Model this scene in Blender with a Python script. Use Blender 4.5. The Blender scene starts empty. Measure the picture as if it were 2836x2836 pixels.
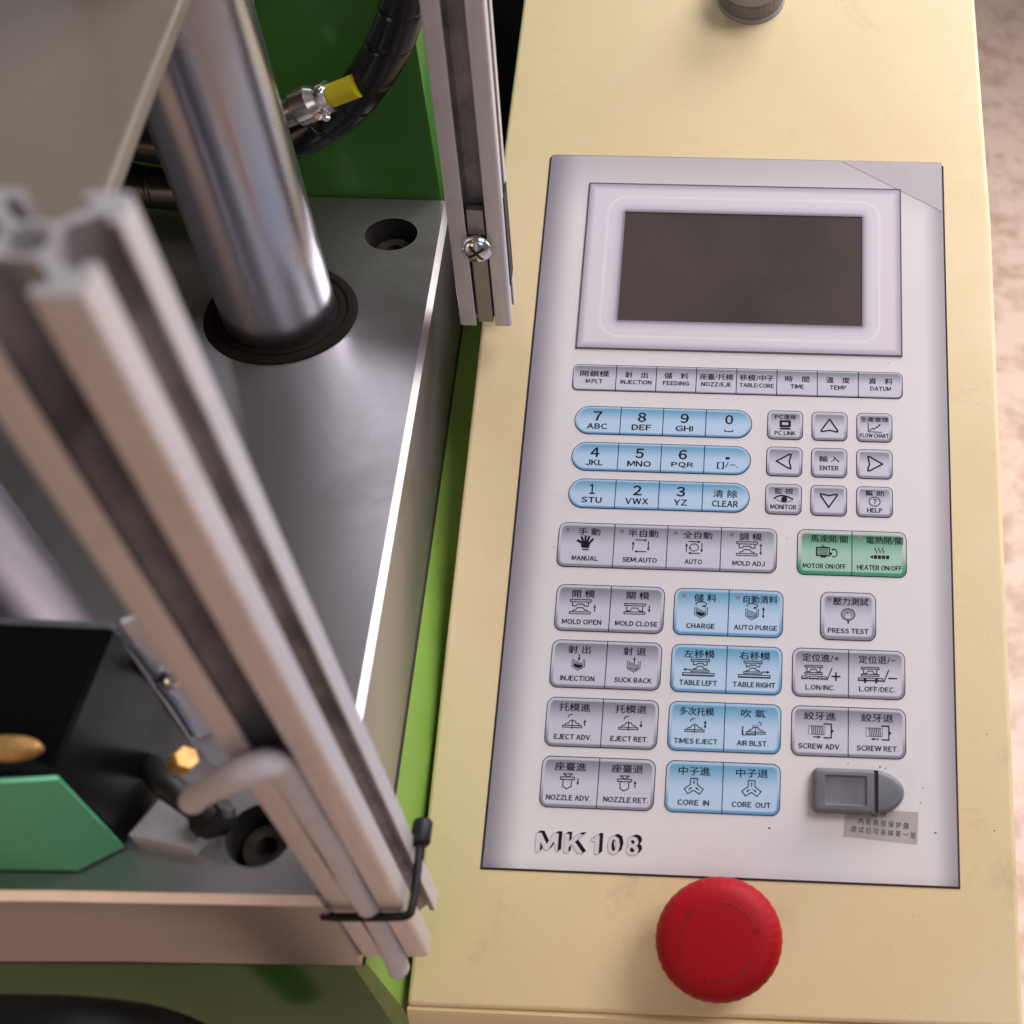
import bpy, bmesh, math, random
from mathutils import Vector, Matrix
random.seed(7)
sc = bpy.context.scene
MM = 0.001
def mm(x, y, z): return Vector((x*MM, y*MM, z*MM))

# ---------------------------------------------------------------- camera
cam_d = bpy.data.cameras.new('camera'); cam = bpy.data.objects.new('camera', cam_d)
sc.collection.objects.link(cam); sc.camera = cam
Rc = Matrix(((0.99740965, -0.01277862, -0.07078628), (-0.03387121, 0.78472225, -0.61892143), (0.06345653, 0.61971582, 0.78225671)))
cam.matrix_world = Matrix.Translation(mm(63.087, -163.215, 438.055)) @ Rc.to_4x4()
cam_d.sensor_width = 36; cam_d.lens = 3029.06/2836*36
cam_d.shift_x = -(2000-1418)/2836
cam_d.clip_start = 0.01; cam_d.clip_end = 50
cam_d.dof.use_dof = True; cam_d.dof.focus_distance = 0.50; cam_d.dof.aperture_fstop = 10.5

# ---------------------------------------------------------------- world + lights
w = bpy.data.worlds.new('World'); sc.world = w; w.use_nodes = True
nt = w.node_tree; nt.nodes.clear()
out = nt.nodes.new('ShaderNodeOutputWorld'); bg = nt.nodes.new('ShaderNodeBackground')
bg.inputs['Color'].default_value = (0.96, 0.90, 0.90, 1); bg.inputs['Strength'].default_value = 0.12
nt.links.new(bg.outputs[0], out.inputs[0])
def area(name, loc, target, sx, sy, power, col):
    l = bpy.data.lights.new(name, 'AREA'); l.shape = 'RECTANGLE'; l.size = sx; l.size_y = sy
    l.energy = power; l.color = col
    o = bpy.data.objects.new(name, l); sc.collection.objects.link(o); o.location = loc
    o.rotation_euler = (Vector(target)-Vector(loc)).to_track_quat('-Z', 'Y').to_euler()
    return o
area('window_light', (0.75, 1.15, 0.85), (0.12, 0.2, 0.08), 0.8, 0.7, 20.5, (0.99, 0.96, 0.97))
area('ceiling_light', (0.98, 0.35, 1.65), (0.05, 0.15, 0), 0.8, 0.8, 19, (1.0, 0.96, 0.96))
area('far_window', (-0.45, 1.75, 1.45), (-0.05, 0.15, 0.1), 0.55, 0.7, 5, (0.84, 0.86, 1.0))
area('doorway_light', (1.7, 1.1, 0.45), (0.3, 0.6, -0.5), 0.9, 1.0, 13, (0.9, 0.93, 1.0))
area('warm_lamp', (-1.15, -1.25, 0.50), (-0.2, 0, 0.15), 1.2, 0.8, 6, (1.0, 0.64, 0.42))
area('fill_light', (0.9, -1.3, 1.25), (0.0, 0.1, 0.1), 0.8, 0.8, 3, (0.92, 0.94, 1.0))  # added fill lamp on the camera side, lifts faces turned to the front
sc.view_settings.view_transform = 'Standard'; sc.view_settings.look = 'None'
sc.view_settings.exposure = 0.0; sc.view_settings.gamma = 1.0

# ---------------------------------------------------------------- helpers
COL = sc.collection
def new_mesh_obj(name, verts, faces, mat=None, parent=None, smooth=False, loc=None):
    me = bpy.data.meshes.new(name); me.from_pydata([tuple(v) for v in verts], [], faces); me.update()
    return link(name, me, mat, parent, smooth, loc)
def link(name, me, mat=None, parent=None, smooth=False, loc=None):
    o = bpy.data.objects.new(name, me); COL.objects.link(o)
    if mat is not None and len(me.materials) == 0: me.materials.append(mat)
    if parent is not None: o.parent = parent
    if loc is not None: o.location = loc
    if smooth:
        for p in me.polygons: p.use_smooth = True
    return o
def from_bm(name, bm, mat=None, parent=None, smooth=False, loc=None):
    bmesh.ops.recalc_face_normals(bm, faces=bm.faces[:])
    me = bpy.data.meshes.new(name); bm.to_mesh(me); bm.free()
    return link(name, me, mat, parent, smooth, loc)
def autosmooth(o, deg=35):
    me = o.data
    for p in me.polygons: p.use_smooth = True
    bm = bmesh.new(); bm.from_mesh(me)
    for e in bm.edges:
        e.smooth = not (len(e.link_faces) == 2 and e.calc_face_angle(0) > math.radians(deg))
    bm.to_mesh(me); bm.free(); return o
def tag(o, label=None, cat=None, group=None, kind=None):
    if label: o['label'] = label
    if cat: o['category'] = cat
    if group: o['group'] = group
    if kind: o['kind'] = kind
    return o
def empty(name, loc=(0, 0, 0), rot=None):
    o = bpy.data.objects.new(name, None); COL.objects.link(o); o.empty_display_size = 0.02
    o.location = loc
    if rot is not None: o.rotation_euler = rot
    return o
def box_bm(x0, x1, y0, y1, z0, z1, bev=0, seg=2, bm=None):
    b = bmesh.new()
    r = bmesh.ops.create_cube(b, size=1)
    for v in b.verts:
        v.co = Vector(((x0+x1)/2+v.co.x*(x1-x0), (y0+y1)/2+v.co.y*(y1-y0), (z0+z1)/2+v.co.z*(z1-z0)))*MM
    if bev: bmesh.ops.bevel(b, geom=b.edges[:], offset=bev*MM, segments=seg, affect='EDGES', profile=.6)
    return b
def prism(pts, z0, z1, bev=0, seg=2):
    b = bmesh.new()
    vs = [b.verts.new((x*MM, y*MM, z0*MM)) for x, y in pts]
    f = b.faces.new(vs)
    r = bmesh.ops.extrude_face_region(b, geom=[f])
    for v in r['geom']:
        if isinstance(v, bmesh.types.BMVert): v.co.z = z1*MM
    bmesh.ops.recalc_face_normals(b, faces=b.faces[:])
    if bev: bmesh.ops.bevel(b, geom=b.edges[:], offset=bev*MM, segments=seg, affect='EDGES', profile=.6)
    return b
def lathe(profile, n=64, rfun=None):
    """profile: list of (r, z) mm; closed at r==0 ends"""
    b = bmesh.new(); rings = []
    for k, (r, z) in enumerate(profile):
        if r <= 1e-6: rings.append([b.verts.new((0, 0, z*MM))]); continue
        ring = []
        for i in range(n):
            a = 2*math.pi*i/n; rr = r if rfun is None else r*rfun(a, k)
            ring.append(b.verts.new((rr*MM*math.cos(a), rr*MM*math.sin(a), z*MM)))
        rings.append(ring)
    for A, B in zip(rings, rings[1:]):
        for i in range(n):
            j = (i+1) % n
            if len(A) == 1 and len(B) == 1: continue
            if len(A) == 1: b.faces.new((A[0], B[i], B[j]))
            elif len(B) == 1: b.faces.new((A[i], A[j], B[0]))
            else: b.faces.new((A[i], A[j], B[j], B[i]))
    return b
def catmull(pts, n=8):
    P = [Vector(p) for p in pts]; P = [2*P[0]-P[1]]+P+[2*P[-1]-P[-2]]; o = []
    for i in range(1, len(P)-2):
        for k in range(n):
            t = k/n; a, b_, c, d = P[i-1], P[i], P[i+1], P[i+2]
            o.append(0.5*((2*b_)+(-a+c)*t+(2*a-5*b_+4*c-d)*t*t+(-a+3*b_-3*c+d)*t**3))
    o.append(P[-2]); return o
def tube(pts, r, n=16, rf=None, cap=True, bm=None):
    b = bm or bmesh.new(); P = [Vector(p) for p in pts]; rings = []; up = Vector((0.13, 0.21, 0.97))
    prev = None
    for i, p in enumerate(P):
        t = (P[min(i+1, len(P)-1)]-P[max(i-1, 0)]).normalized()
        if prev is None: u = t.cross(up).normalized()
        else: u = (prev-t*prev.dot(t)).normalized()
        prev = u; v = t.cross(u)
        rr = (r if rf is None else r*rf(i, len(P)))
        rings.append([b.verts.new((p+(u*math.cos(2*math.pi*k/n)+v*math.sin(2*math.pi*k/n))*rr)*MM) for k in range(n)])
    for A, B in zip(rings, rings[1:]):
        for i in range(n): b.faces.new((A[i], A[(i+1) % n], B[(i+1) % n], B[i]))
    if cap: b.faces.new(rings[0][::-1]); b.faces.new(rings[-1])
    return b

# ---------------------------------------------------------------- materials
MATS = {}
def N(nt, typ, **k):
    n = nt.nodes.new(typ)
    for a, v in k.items(): setattr(n, a, v)
    return n
def mix_col(nt, fac, a, b, blend='MIX'):
    n = N(nt, 'ShaderNodeMix', data_type='RGBA', blend_type=blend)
    for s, v in ((n.inputs[0], fac), (n.inputs[6], a), (n.inputs[7], b)):
        if hasattr(v, 'node'): nt.links.new(v, s)
        elif isinstance(v, (int, float)): s.default_value = v
        else: s.default_value = (*v, 1) if len(v) == 3 else v
    return n.outputs[2]
def M(nt, op, a, b=None, c=None, clamp=False):
    n = N(nt, 'ShaderNodeMath', operation=op, use_clamp=clamp)
    for i, v in enumerate((a, b, c)):
        if v is None: continue
        if hasattr(v, 'node'): nt.links.new(v, n.inputs[i])
        else: n.inputs[i].default_value = v
    return n.outputs[0]
def sstep(nt, v, lo, hi, a=0.0, b=1.0):
    n = N(nt, 'ShaderNodeMapRange', interpolation_type='SMOOTHSTEP')
    nt.links.new(v, n.inputs[0])
    for i, x in zip((1, 2, 3, 4), (lo, hi, a, b)): n.inputs[i].default_value = x
    return n.outputs[0]
def pbr(name, col, rough=.5, metal=0, noise=None, nscale=80, bump=0, bscale=400, stretch=None, rvar=0, coat=0, ior=1.45, spec=None):
    m = bpy.data.materials.new(name); m.use_nodes = True; t = m.node_tree; p = t.nodes['Principled BSDF']
    p.inputs['Base Color'].default_value = (*col, 1); p.inputs['Roughness'].default_value = rough
    p.inputs['Metallic'].default_value = metal; p.inputs['IOR'].default_value = ior
    if coat: p.inputs['Coat Weight'].default_value = coat; p.inputs['Coat Roughness'].default_value = .08
    if spec is not None: p.inputs['Specular IOR Level'].default_value = spec
    tc = N(t, 'ShaderNodeTexCoord'); mp = N(t, 'ShaderNodeMapping'); t.links.new(tc.outputs['Object'], mp.inputs[0])
    if stretch: mp.inputs['Scale'].default_value = stretch
    if noise or rvar:
        nz = N(t, 'ShaderNodeTexNoise'); nz.inputs['Scale'].default_value = nscale; nz.inputs['Detail'].default_value = 6
        nz.inputs['Roughness'].default_value = .62
        t.links.new(mp.outputs[0], nz.inputs['Vector'])
        if noise:
            f = sstep(t, nz.outputs[0], .35, .7)
            t.links.new(mix_col(t, f, col, noise), p.inputs['Base Color'])
        if rvar:
            t.links.new(sstep(t, nz.outputs[0], .3, .7, rough-rvar, rough+rvar), p.inputs['Roughness'])
    if bump:
        nb = N(t, 'ShaderNodeTexNoise'); nb.inputs['Scale'].default_value = bscale; nb.inputs['Detail'].default_value = 3
        t.links.new(mp.outputs[0], nb.inputs['Vector'])
        bp = N(t, 'ShaderNodeBump'); bp.inputs['Strength'].default_value = bump; bp.inputs['Distance'].default_value = 0.0004
        t.links.new(nb.outputs[0], bp.inputs['Height']); t.links.new(bp.outputs[0], p.inputs['Normal'])
    MATS[name] = m; return m
cream = pbr('cream_powder_coat', (.86, .695, .42), .45, noise=(.815, .635, .365), nscale=9, bump=.16, bscale=1400, rvar=.06)
def add_grime(m, col, scale, lo, hi, amt):
    t = m.node_tree; p = t.nodes['Principled BSDF']; src = p.inputs['Base Color'].links[0].from_socket
    tc = N(t, 'ShaderNodeTexCoord'); nz = N(t, 'ShaderNodeTexNoise'); nz.inputs['Scale'].default_value = scale; nz.inputs['Detail'].default_value = 9
    nz.inputs['Roughness'].default_value = .7; nz.inputs['Distortion'].default_value = .6
    t.links.new(tc.outputs['Object'], nz.inputs[0]); t.links.new(mix_col(t, sstep(t, nz.outputs[0], lo, hi, 0, amt), src, col), p.inputs['Base Color'])
add_grime(cream, (.42, .32, .18), 26, .56, .74, .32)
add_grime(cream, (.30, .22, .13), 240, .68, .76, .35)
steel = pbr('ground_steel', (.50, .475, .49), .33, .90, noise=(.44, .41, .425), nscale=5, bump=.02, bscale=1200, stretch=(2, 1, 1), rvar=.025)
steel_side = pbr('sawn_steel', (.46, .415, .385), .46, .8, noise=(.40, .35, .32), nscale=8, bump=.1, bscale=900, rvar=.04)
slot_shade_m = pbr('shaded_slot_aluminium', (.44, .405, .43), .6, .8, noise=(.22, .20, .21), nscale=60)  # darker aluminium that paints shade into the post slots
bolt_m = pbr('black_oxide_bolt', (.016, .014, .014), .38, noise=(.05, .04, .035), nscale=200)
hole_shade = pbr('shaded_hole_wall', (.02, .016, .015), .6)  # steel hole walls coloured near black to deepen the shade inside
chamf = pbr('chamfer_steel', (.155, .18, .22), .6, .8, noise=(.12, .14, .175), nscale=300)
chrome = pbr('chromed_rod', (.55, .555, .62), .27, 1, noise=(.50, .505, .565), nscale=14, rvar=.03)
alu = pbr('anodised_aluminium', (.76, .725, .755), .42, .72, noise=(.70, .665, .695), nscale=90, bump=.10, bscale=900, stretch=(6, 6, .6), rvar=.04)
zinc = pbr('zinc_screw', (.80, .79, .80), .18, 1)
green = pbr('green_gloss_paint', (.040, .130, .022), .2, spec=.2, noise=(.042, .118, .022), nscale=14, bump=.15, bscale=500, rvar=.05)
green_lit = pbr('lit_green_paint', (.215, .37, .065), .4, noise=(.195, .34, .06), nscale=20)  # body green lightened, paints light onto the strip beside the platen
teal = pbr('teal_paint', (.13, .52, .28), .5, noise=(.11, .47, .25), nscale=25)
black = pbr('black_gloss', (.005, .005, .006), .34, rvar=.06, nscale=30, spec=.12)
rubber = pbr('black_rubber', (.009, .008, .008), .48, noise=(.014, .013, .013), nscale=60, spec=.3)
hose_m = pbr('black_spiral_wrap', (.008, .009, .010), .25, nscale=60, rvar=.04)
brass = pbr('brass', (.34, .18, .06), .5, .6, noise=(.7, .4, .14), nscale=120)
yellow = pbr('yellow_sleeve', (.62, .52, .01), .5)
red = pbr('red_plastic', (.35, .003, .010), .55, spec=.22, bump=.04, bscale=2500, noise=(.34, .005, .008), nscale=60)
red2 = pbr('red_plastic_mark', (.24, .004, .006), .5)
grey_pl = pbr('grey_plastic', (.17, .17, .20), .45, bump=.12, bscale=1800, noise=(.145, .145, .17), nscale=90)
ring_m = pbr('grey_ribbed_collar', (.20, .185, .19), .45, noise=(.16, .15, .155), nscale=150)
ink = pbr('dark_ink', (.010, .007, .020), .6, spec=.2)
ink2 = pbr('grey_ink', (.10, .09, .13), .55)
gapm = pbr('dark_gap', (.028, .015, .016), .7)
beige = pbr('beige_plate_paint', (.19, .152, .12), .5, noise=(.175, .14, .112), nscale=12)
cable_m = pbr('pale_grey_cable', (.66, .61, .67), .42, noise=(.62, .57, .63), nscale=80)
sticker_m = pbr('silver_sticker', (.52, .475, .47), .38, noise=(.46, .42, .42), nscale=60)
sw_grey = pbr('switch_grey', (.33, .31, .32), .4)
seal_m = pbr('matte_seal', (.012, .008, .007), .8, spec=.12)
add_grime(steel, (.24, .19, .175), 7, .48, .70, .45)
add_grime(steel, (.55, .52, .53), 420, .64, .80, .16)
add_grime(steel_side, (.30, .235, .19), 14, .5, .72, .4)
add_grime(alu, (.45, .42, .42), 35, .55, .72, .35)
add_grime(grey_pl, (.26, .25, .27), 120, .55, .72, .35)
nickel = pbr('satin_nickel', (.74, .68, .63), .26, 1)
dull = pbr('dull_steel_rod', (.24, .215, .245), .3, 1, noise=(.21, .19, .215), nscale=9)
led_off = pbr('indicator_grey', (.19, .15, .17), .5); led_red = pbr('indicator_red', (.40, .16, .17), .5)
white_face = pbr('letter_face', (.70, .63, .67), .45)
film_m = pbr('protective_film', (.58, .53, .565), .30, noise=(.52, .475, .51), nscale=70, rvar=.08)

def floor_mat():
    m = pbr('terrazzo_floor', (.72, .50, .38), .45); t = m.node_tree; p = t.nodes['Principled BSDF']
    tc = N(t, 'ShaderNodeTexCoord')
    n1 = N(t, 'ShaderNodeTexNoise'); n1.inputs['Scale'].default_value = 22; n1.inputs['Detail'].default_value = 7; n1.inputs['Roughness'].default_value = .65
    n2 = N(t, 'ShaderNodeTexVoronoi'); n2.inputs['Scale'].default_value = 16
    for n in (n1, n2): t.links.new(tc.outputs['Object'], n.inputs['Vector'])
    c = mix_col(t, sstep(t, n1.outputs[0], .42, .66), (.84, .62, .49), (.60, .39, .28))
    c = mix_col(t, sstep(t, n2.outputs[0], .10, .22, .45, 0), c, (.50, .32, .23))
    t.links.new(c, p.inputs['Base Color']); return m
floor_m = floor_mat()

def sdf(t, hx, hy, r, cx=0.0, cy=0.0, uv='UVMap'):
    """rounded rectangle distance in printed millimetres (negative inside)"""
    u = N(t, 'ShaderNodeUVMap'); u.uv_map = uv; s = N(t, 'ShaderNodeSeparateXYZ'); t.links.new(u.outputs[0], s.inputs[0])
    x, y = s.outputs[0], s.outputs[1]
    qx = M(t, 'SUBTRACT', M(t, 'ABSOLUTE', M(t, 'SUBTRACT', x, cx)), hx-r); qy = M(t, 'SUBTRACT', M(t, 'ABSOLUTE', M(t, 'SUBTRACT', y, cy)), hy-r)
    mx = M(t, 'MAXIMUM', qx, 0.0); my = M(t, 'MAXIMUM', qy, 0.0)
    ln = M(t, 'SQRT', M(t, 'ADD', M(t, 'MULTIPLY', mx, mx), M(t, 'MULTIPLY', my, my)))
    ins = M(t, 'MINIMUM', M(t, 'MAXIMUM', qx, qy), 0.0)
    return M(t, 'SUBTRACT', M(t, 'ADD', ln, ins), r), x, y
KEYC = {  # printed artwork colours: inner top, inner bottom, upper band, lower band
 'grey': ((.235, .225, .29), (.64, .615, .73), (.62, .60, .71), (.26, .245, .32)),
 'blue': ((.125, .37, .58), (.52, .68, .89), (.45, .61, .83), (.13, .33, .58)),
 'green': ((.02, .24, .10), (.38, .60, .50), (.58, .62, .62), (.035, .28, .14))}
kcache = {}
def key_mat(kind, hx, hy, r, band):
    k = (kind, round(hx, 1), round(hy, 1), r, band)
    if k in kcache: return kcache[k]
    m = bpy.data.materials.new('key_print_'+kind); m.use_nodes = True; t = m.node_tree; p = t.nodes['Principled BSDF']
    p.inputs['Roughness'].default_value = .38
    d, x, y = sdf(t, hx, hy, r)
    yn = M(t, 'DIVIDE', y, hy)   # -1 bottom .. 1 top
    ct, cb, bt, bb = KEYC[kind]
    nz = N(t, 'ShaderNodeTexNoise'); nz.inputs['Scale'].default_value = 2600
    tc = N(t, 'ShaderNodeTexCoord'); t.links.new(tc.outputs['Object'], nz.inputs[0])
    inner = mix_col(t, sstep(t, yn, -.15, .95, 0, 1), cb, ct)
    outer = mix_col(t, sstep(t, yn, -.75, .1, 0, 1), bb, bt)
    f = sstep(t, d, -band*1.25, -band*.7)
    c = mix_col(t, f, inner, outer)
    c = mix_col(t, sstep(t, nz.outputs[0], .3, .8, 0, .10), c, (.2, .2, .24))
    t.links.new(c, p.inputs['Base Color']); kcache[k] = m; return m

def sheet_mat():
    m = bpy.data.materials.new('membrane_sheet_print'); m.use_nodes = True; t = m.node_tree; p = t.nodes['Principled BSDF']
    p.inputs['Roughness'].default_value = .40
    u = N(t, 'ShaderNodeUVMap'); u.uv_map = 'UVMap'; s = N(t, 'ShaderNodeSeparateXYZ'); t.links.new(u.outputs[0], s.inputs[0])
    x, y = s.outputs[0], s.outputs[1]
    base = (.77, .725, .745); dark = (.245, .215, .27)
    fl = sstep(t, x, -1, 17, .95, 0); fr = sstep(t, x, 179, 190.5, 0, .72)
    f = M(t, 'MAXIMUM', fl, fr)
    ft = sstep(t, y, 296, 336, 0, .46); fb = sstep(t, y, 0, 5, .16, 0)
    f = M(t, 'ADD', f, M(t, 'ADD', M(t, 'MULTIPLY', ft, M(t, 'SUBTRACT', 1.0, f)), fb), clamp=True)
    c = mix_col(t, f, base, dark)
    nz = N(t, 'ShaderNodeTexNoise'); nz.inputs['Scale'].default_value = 18; nz.inputs['Detail'].default_value = 5
    tc = N(t, 'ShaderNodeTexCoord'); t.links.new(tc.outputs['Object'], nz.inputs[0])
    c = mix_col(t, sstep(t, nz.outputs[0], .45, .75, 0, .12), c, (.55, .50, .52))
    # scattered specks of dirt
    vo = N(t, 'ShaderNodeTexVoronoi'); vo.inputs['Scale'].default_value = 70; t.links.new(tc.outputs['Object'], vo.inputs[0])
    c = mix_col(t, sstep(t, vo.outputs[0], .02, .035, .5, 0), c, (.2, .17, .17))
    t.links.new(c, p.inputs['Base Color'])
    t.links.new(sstep(t, nz.outputs[0], .3, .7, .34, .48), p.inputs['Roughness']); return m
def bezel_mat():
    m = bpy.data.materials.new('bezel_print'); m.use_nodes = True; t = m.node_tree; p = t.nodes['Principled BSDF']
    p.inputs['Roughness'].default_value = .38
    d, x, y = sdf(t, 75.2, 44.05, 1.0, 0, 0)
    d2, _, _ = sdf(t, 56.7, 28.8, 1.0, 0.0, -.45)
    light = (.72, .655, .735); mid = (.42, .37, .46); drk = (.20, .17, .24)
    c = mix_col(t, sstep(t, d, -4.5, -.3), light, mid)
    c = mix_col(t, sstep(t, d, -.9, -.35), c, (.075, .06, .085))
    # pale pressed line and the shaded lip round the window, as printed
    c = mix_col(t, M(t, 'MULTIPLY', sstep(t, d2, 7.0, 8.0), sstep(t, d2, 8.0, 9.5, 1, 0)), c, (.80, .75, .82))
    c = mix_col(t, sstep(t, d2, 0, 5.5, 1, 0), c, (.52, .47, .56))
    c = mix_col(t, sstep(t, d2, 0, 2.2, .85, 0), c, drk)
    t.links.new(c, p.inputs['Base Color']); return m
def lcd_mat():
    m = pbr('lcd_glass', (.068, .052, .050), .36, spec=.22); t = m.node_tree; p = t.nodes['Principled BSDF']
    nz = N(t, 'ShaderNodeTexNoise'); nz.inputs['Scale'].default_value = 14; nz.inputs['Detail'].default_value = 3
    tc = N(t, 'ShaderNodeTexCoord'); t.links.new(tc.outputs['Object'], nz.inputs[0])
    c = mix_col(t, sstep(t, nz.outputs[0], .4, .7), (.088, .066, .064), (.052, .044, .036))
    t.links.new(c, p.inputs['Base Color']); t.links.new(sstep(t, nz.outputs[0], .35, .7, .30, .44), p.inputs['Roughness']); return m

# ---------------------------------------------------------------- floor (setting)
fl = new_mesh_obj('floor', [(-4, -4, -.75), (6, -4, -.75), (6, 8, -.75), (-4, 8, -.75)], [(0, 1, 2, 3)], floor_m)
tag(fl, kind='structure')

# ================================================================= CONTROL CONSOLE
Rl = Matrix(((0.99460157, 0.04691747, -0.09255526), (-0.07744132, 0.92930144, -0.36111172), (0.06906929, 0.36632988, 0.92791802)))
con = empty('control_console'); con.matrix_world = Rl.to_4x4()
tag(con, 'cream metal control console with lavender membrane keypad, dark display and red emergency button', 'control console')
# housing: body with slightly tapering plan, rounded sheet-metal edges
hb = prism([(-24.5, -52.5), (213.6, -50.8), (213.4, 130), (213.0, 300), (208.6, 440), (205, 640), (-20, 640), (-22.9, 425), (-25.6, 240), (-25.4, 90)], -170, -.35, 2.2, 3)
housing = autosmooth(from_bm('housing', hb, cream, con), 40)
ab = bmesh.new()
ap = [(-53.6, -1.2), (-52.6, -2.0), (-51, -4), (-51, -150), (-105, -150), (-74, -24), (-56, -2.6)]
va = [[ab.verts.new((x*MM, y*MM, z*MM)) for y, z in ap] for x in (-24.3, 213.7)]
for i in range(len(ap)): ab.faces.new((va[0][i], va[0][(i+1) % len(ap)], va[1][(i+1) % len(ap)], va[1][i]))
ab.faces.new(va[0]); ab.faces.new(va[1][::-1])
autosmooth(from_bm('front_apron', ab, cream, con), 40)
# dark seam round the sheet
from_bm('sheet_gap', prism([(-.9, -.9), (190.8, -.9), (190.9, 330.5), (188, 332.6), (1.5, 332.7), (-.9, 331)], -.4, -.12), gapm, con)
# membrane sheet
def flat_grid(name, x0, x1, y0, y1, z, mat, parent, uvc=(0, 0), th=.25):
    b = box_bm(x0, x1, y0, y1, z-th, z)
    uvl = b.loops.layers.uv.new('UVMap')
    for f in b.faces:
        for l in f.loops: l[uvl].uv = (l.vert.co.x/MM-uvc[0], l.vert.co.y/MM-uvc[1])
    return from_bm(name, b, mat, parent)
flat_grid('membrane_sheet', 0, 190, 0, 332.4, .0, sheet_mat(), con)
# bezel frame with window opening
BX0, BX1, BY0, BY1 = 19.7, 170.1, 228.9, 317.0
LX0, LX1, LY0, LY1 = 38.2, 151.6, 243.7, 301.3
def frame_bm(x0, x1, y0, y1, a0, a1, b0, b1, z, th):
    b = bmesh.new(); o = [(x0, y0), (x1, y0), (x1, y1), (x0, y1)]; i = [(a0, b0), (a1, b0), (a1, b1), (a0, b1)]
    def ring(p, zz): return [b.verts.new((q[0]*MM, q[1]*MM, zz*MM)) for q in p]
    ot, it, ob, ib = ring(o, z), ring(i, z), ring(o, z-th), ring(i, z-th)
    for k in range(4):
        j = (k+1) % 4
        b.faces.new((ot[k], ot[j], it[j], it[k])); b.faces.new((ob[k], ot[k], ot[j], ob[j])[::-1]); b.faces.new((it[k], it[j], ib[j], ib[k]))
        b.faces.new((ob[j], ib[j], ib[k], ob[k]))
    return b
fb = frame_bm(BX0, BX1, BY0, BY1, LX0, LX1, LY0, LY1, .5, .45)
uvl = fb.loops.layers.uv.new('UVMap')
for f in fb.faces:
    for l in f.loops: l[uvl].uv = (l.vert.co.x/MM-(BX0+BX1)/2, l.vert.co.y/MM-(BY0+BY1)/2)
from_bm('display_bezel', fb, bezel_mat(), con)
from_bm('display_screen', box_bm(LX0+.05, LX1-.05, LY0+.05, LY1-.05, .02, .2), lcd_mat(), con)
# peeled corner of protective film
from_bm('protective_film', prism([(142, 332.0), (189.6, 305.5), (189.8, 332.0)], .03, .12), film_m, con)

# ---- text and icon outlines
tcache = {}
def text_geo(s):
    if s in tcache: return tcache[s]
    if len(s) > 1 and any(ord(c) < 128 and c != ' ' for c in s):   # set the line glyph by glyph
        vs, fs, x = [], [], 0
        for c in s:
            if c == ' ': x += .26; continue
            v, f, a0, a1, b0, b1 = text_geo(c); k = len(vs)
            g = .10 if ord(c) < 256 else .07
            vs += [(px-a0+x, py) for px, py in v]; fs += [tuple(i+k for i in t) for t in f]; x += a1-a0+g
        xs = [v[0] for v in vs]; ys = [v[1] for v in vs]
        r = (vs, fs, min(xs), max(xs), min(ys), max(ys)); tcache[s] = r; return r
    key = s
    if s == 'I':
        r = ([(0, 0), (.10, 0), (.10, .74), (0, .74)], [(0, 1, 2, 3)], 0, .10, 0, .74); tcache[s] = r; return r
    if len(s) == 1 and (s.isalnum() or s == '?') and ord(s) < 128: s = chr(ord(s)+0xFEE0)
    cu = bpy.data.curves.new('t', 'FONT'); cu.body = s; cu.size = 1; cu.resolution_u = 2
    cu.offset = 0.018 if ord(s[0]) > 0xFF00 else .004
    o = bpy.data.objects.new('t', cu); COL.objects.link(o)
    dg = bpy.context.evaluated_depsgraph_get(); me = bpy.data.meshes.new_from_object(o.evaluated_get(dg))
    vs = [(v.co.x, v.co.y) for v in me.vertices]; fs = [tuple(p.vertices) for p in me.polygons]
    bpy.data.objects.remove(o); bpy.data.curves.remove(cu); bpy.data.meshes.remove(me)
    xs = [v[0] for v in vs]; ys = [v[1] for v in vs]
    r = (vs, fs, min(xs), max(xs), min(ys), max(ys)); tcache[key] = r; return r
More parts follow.
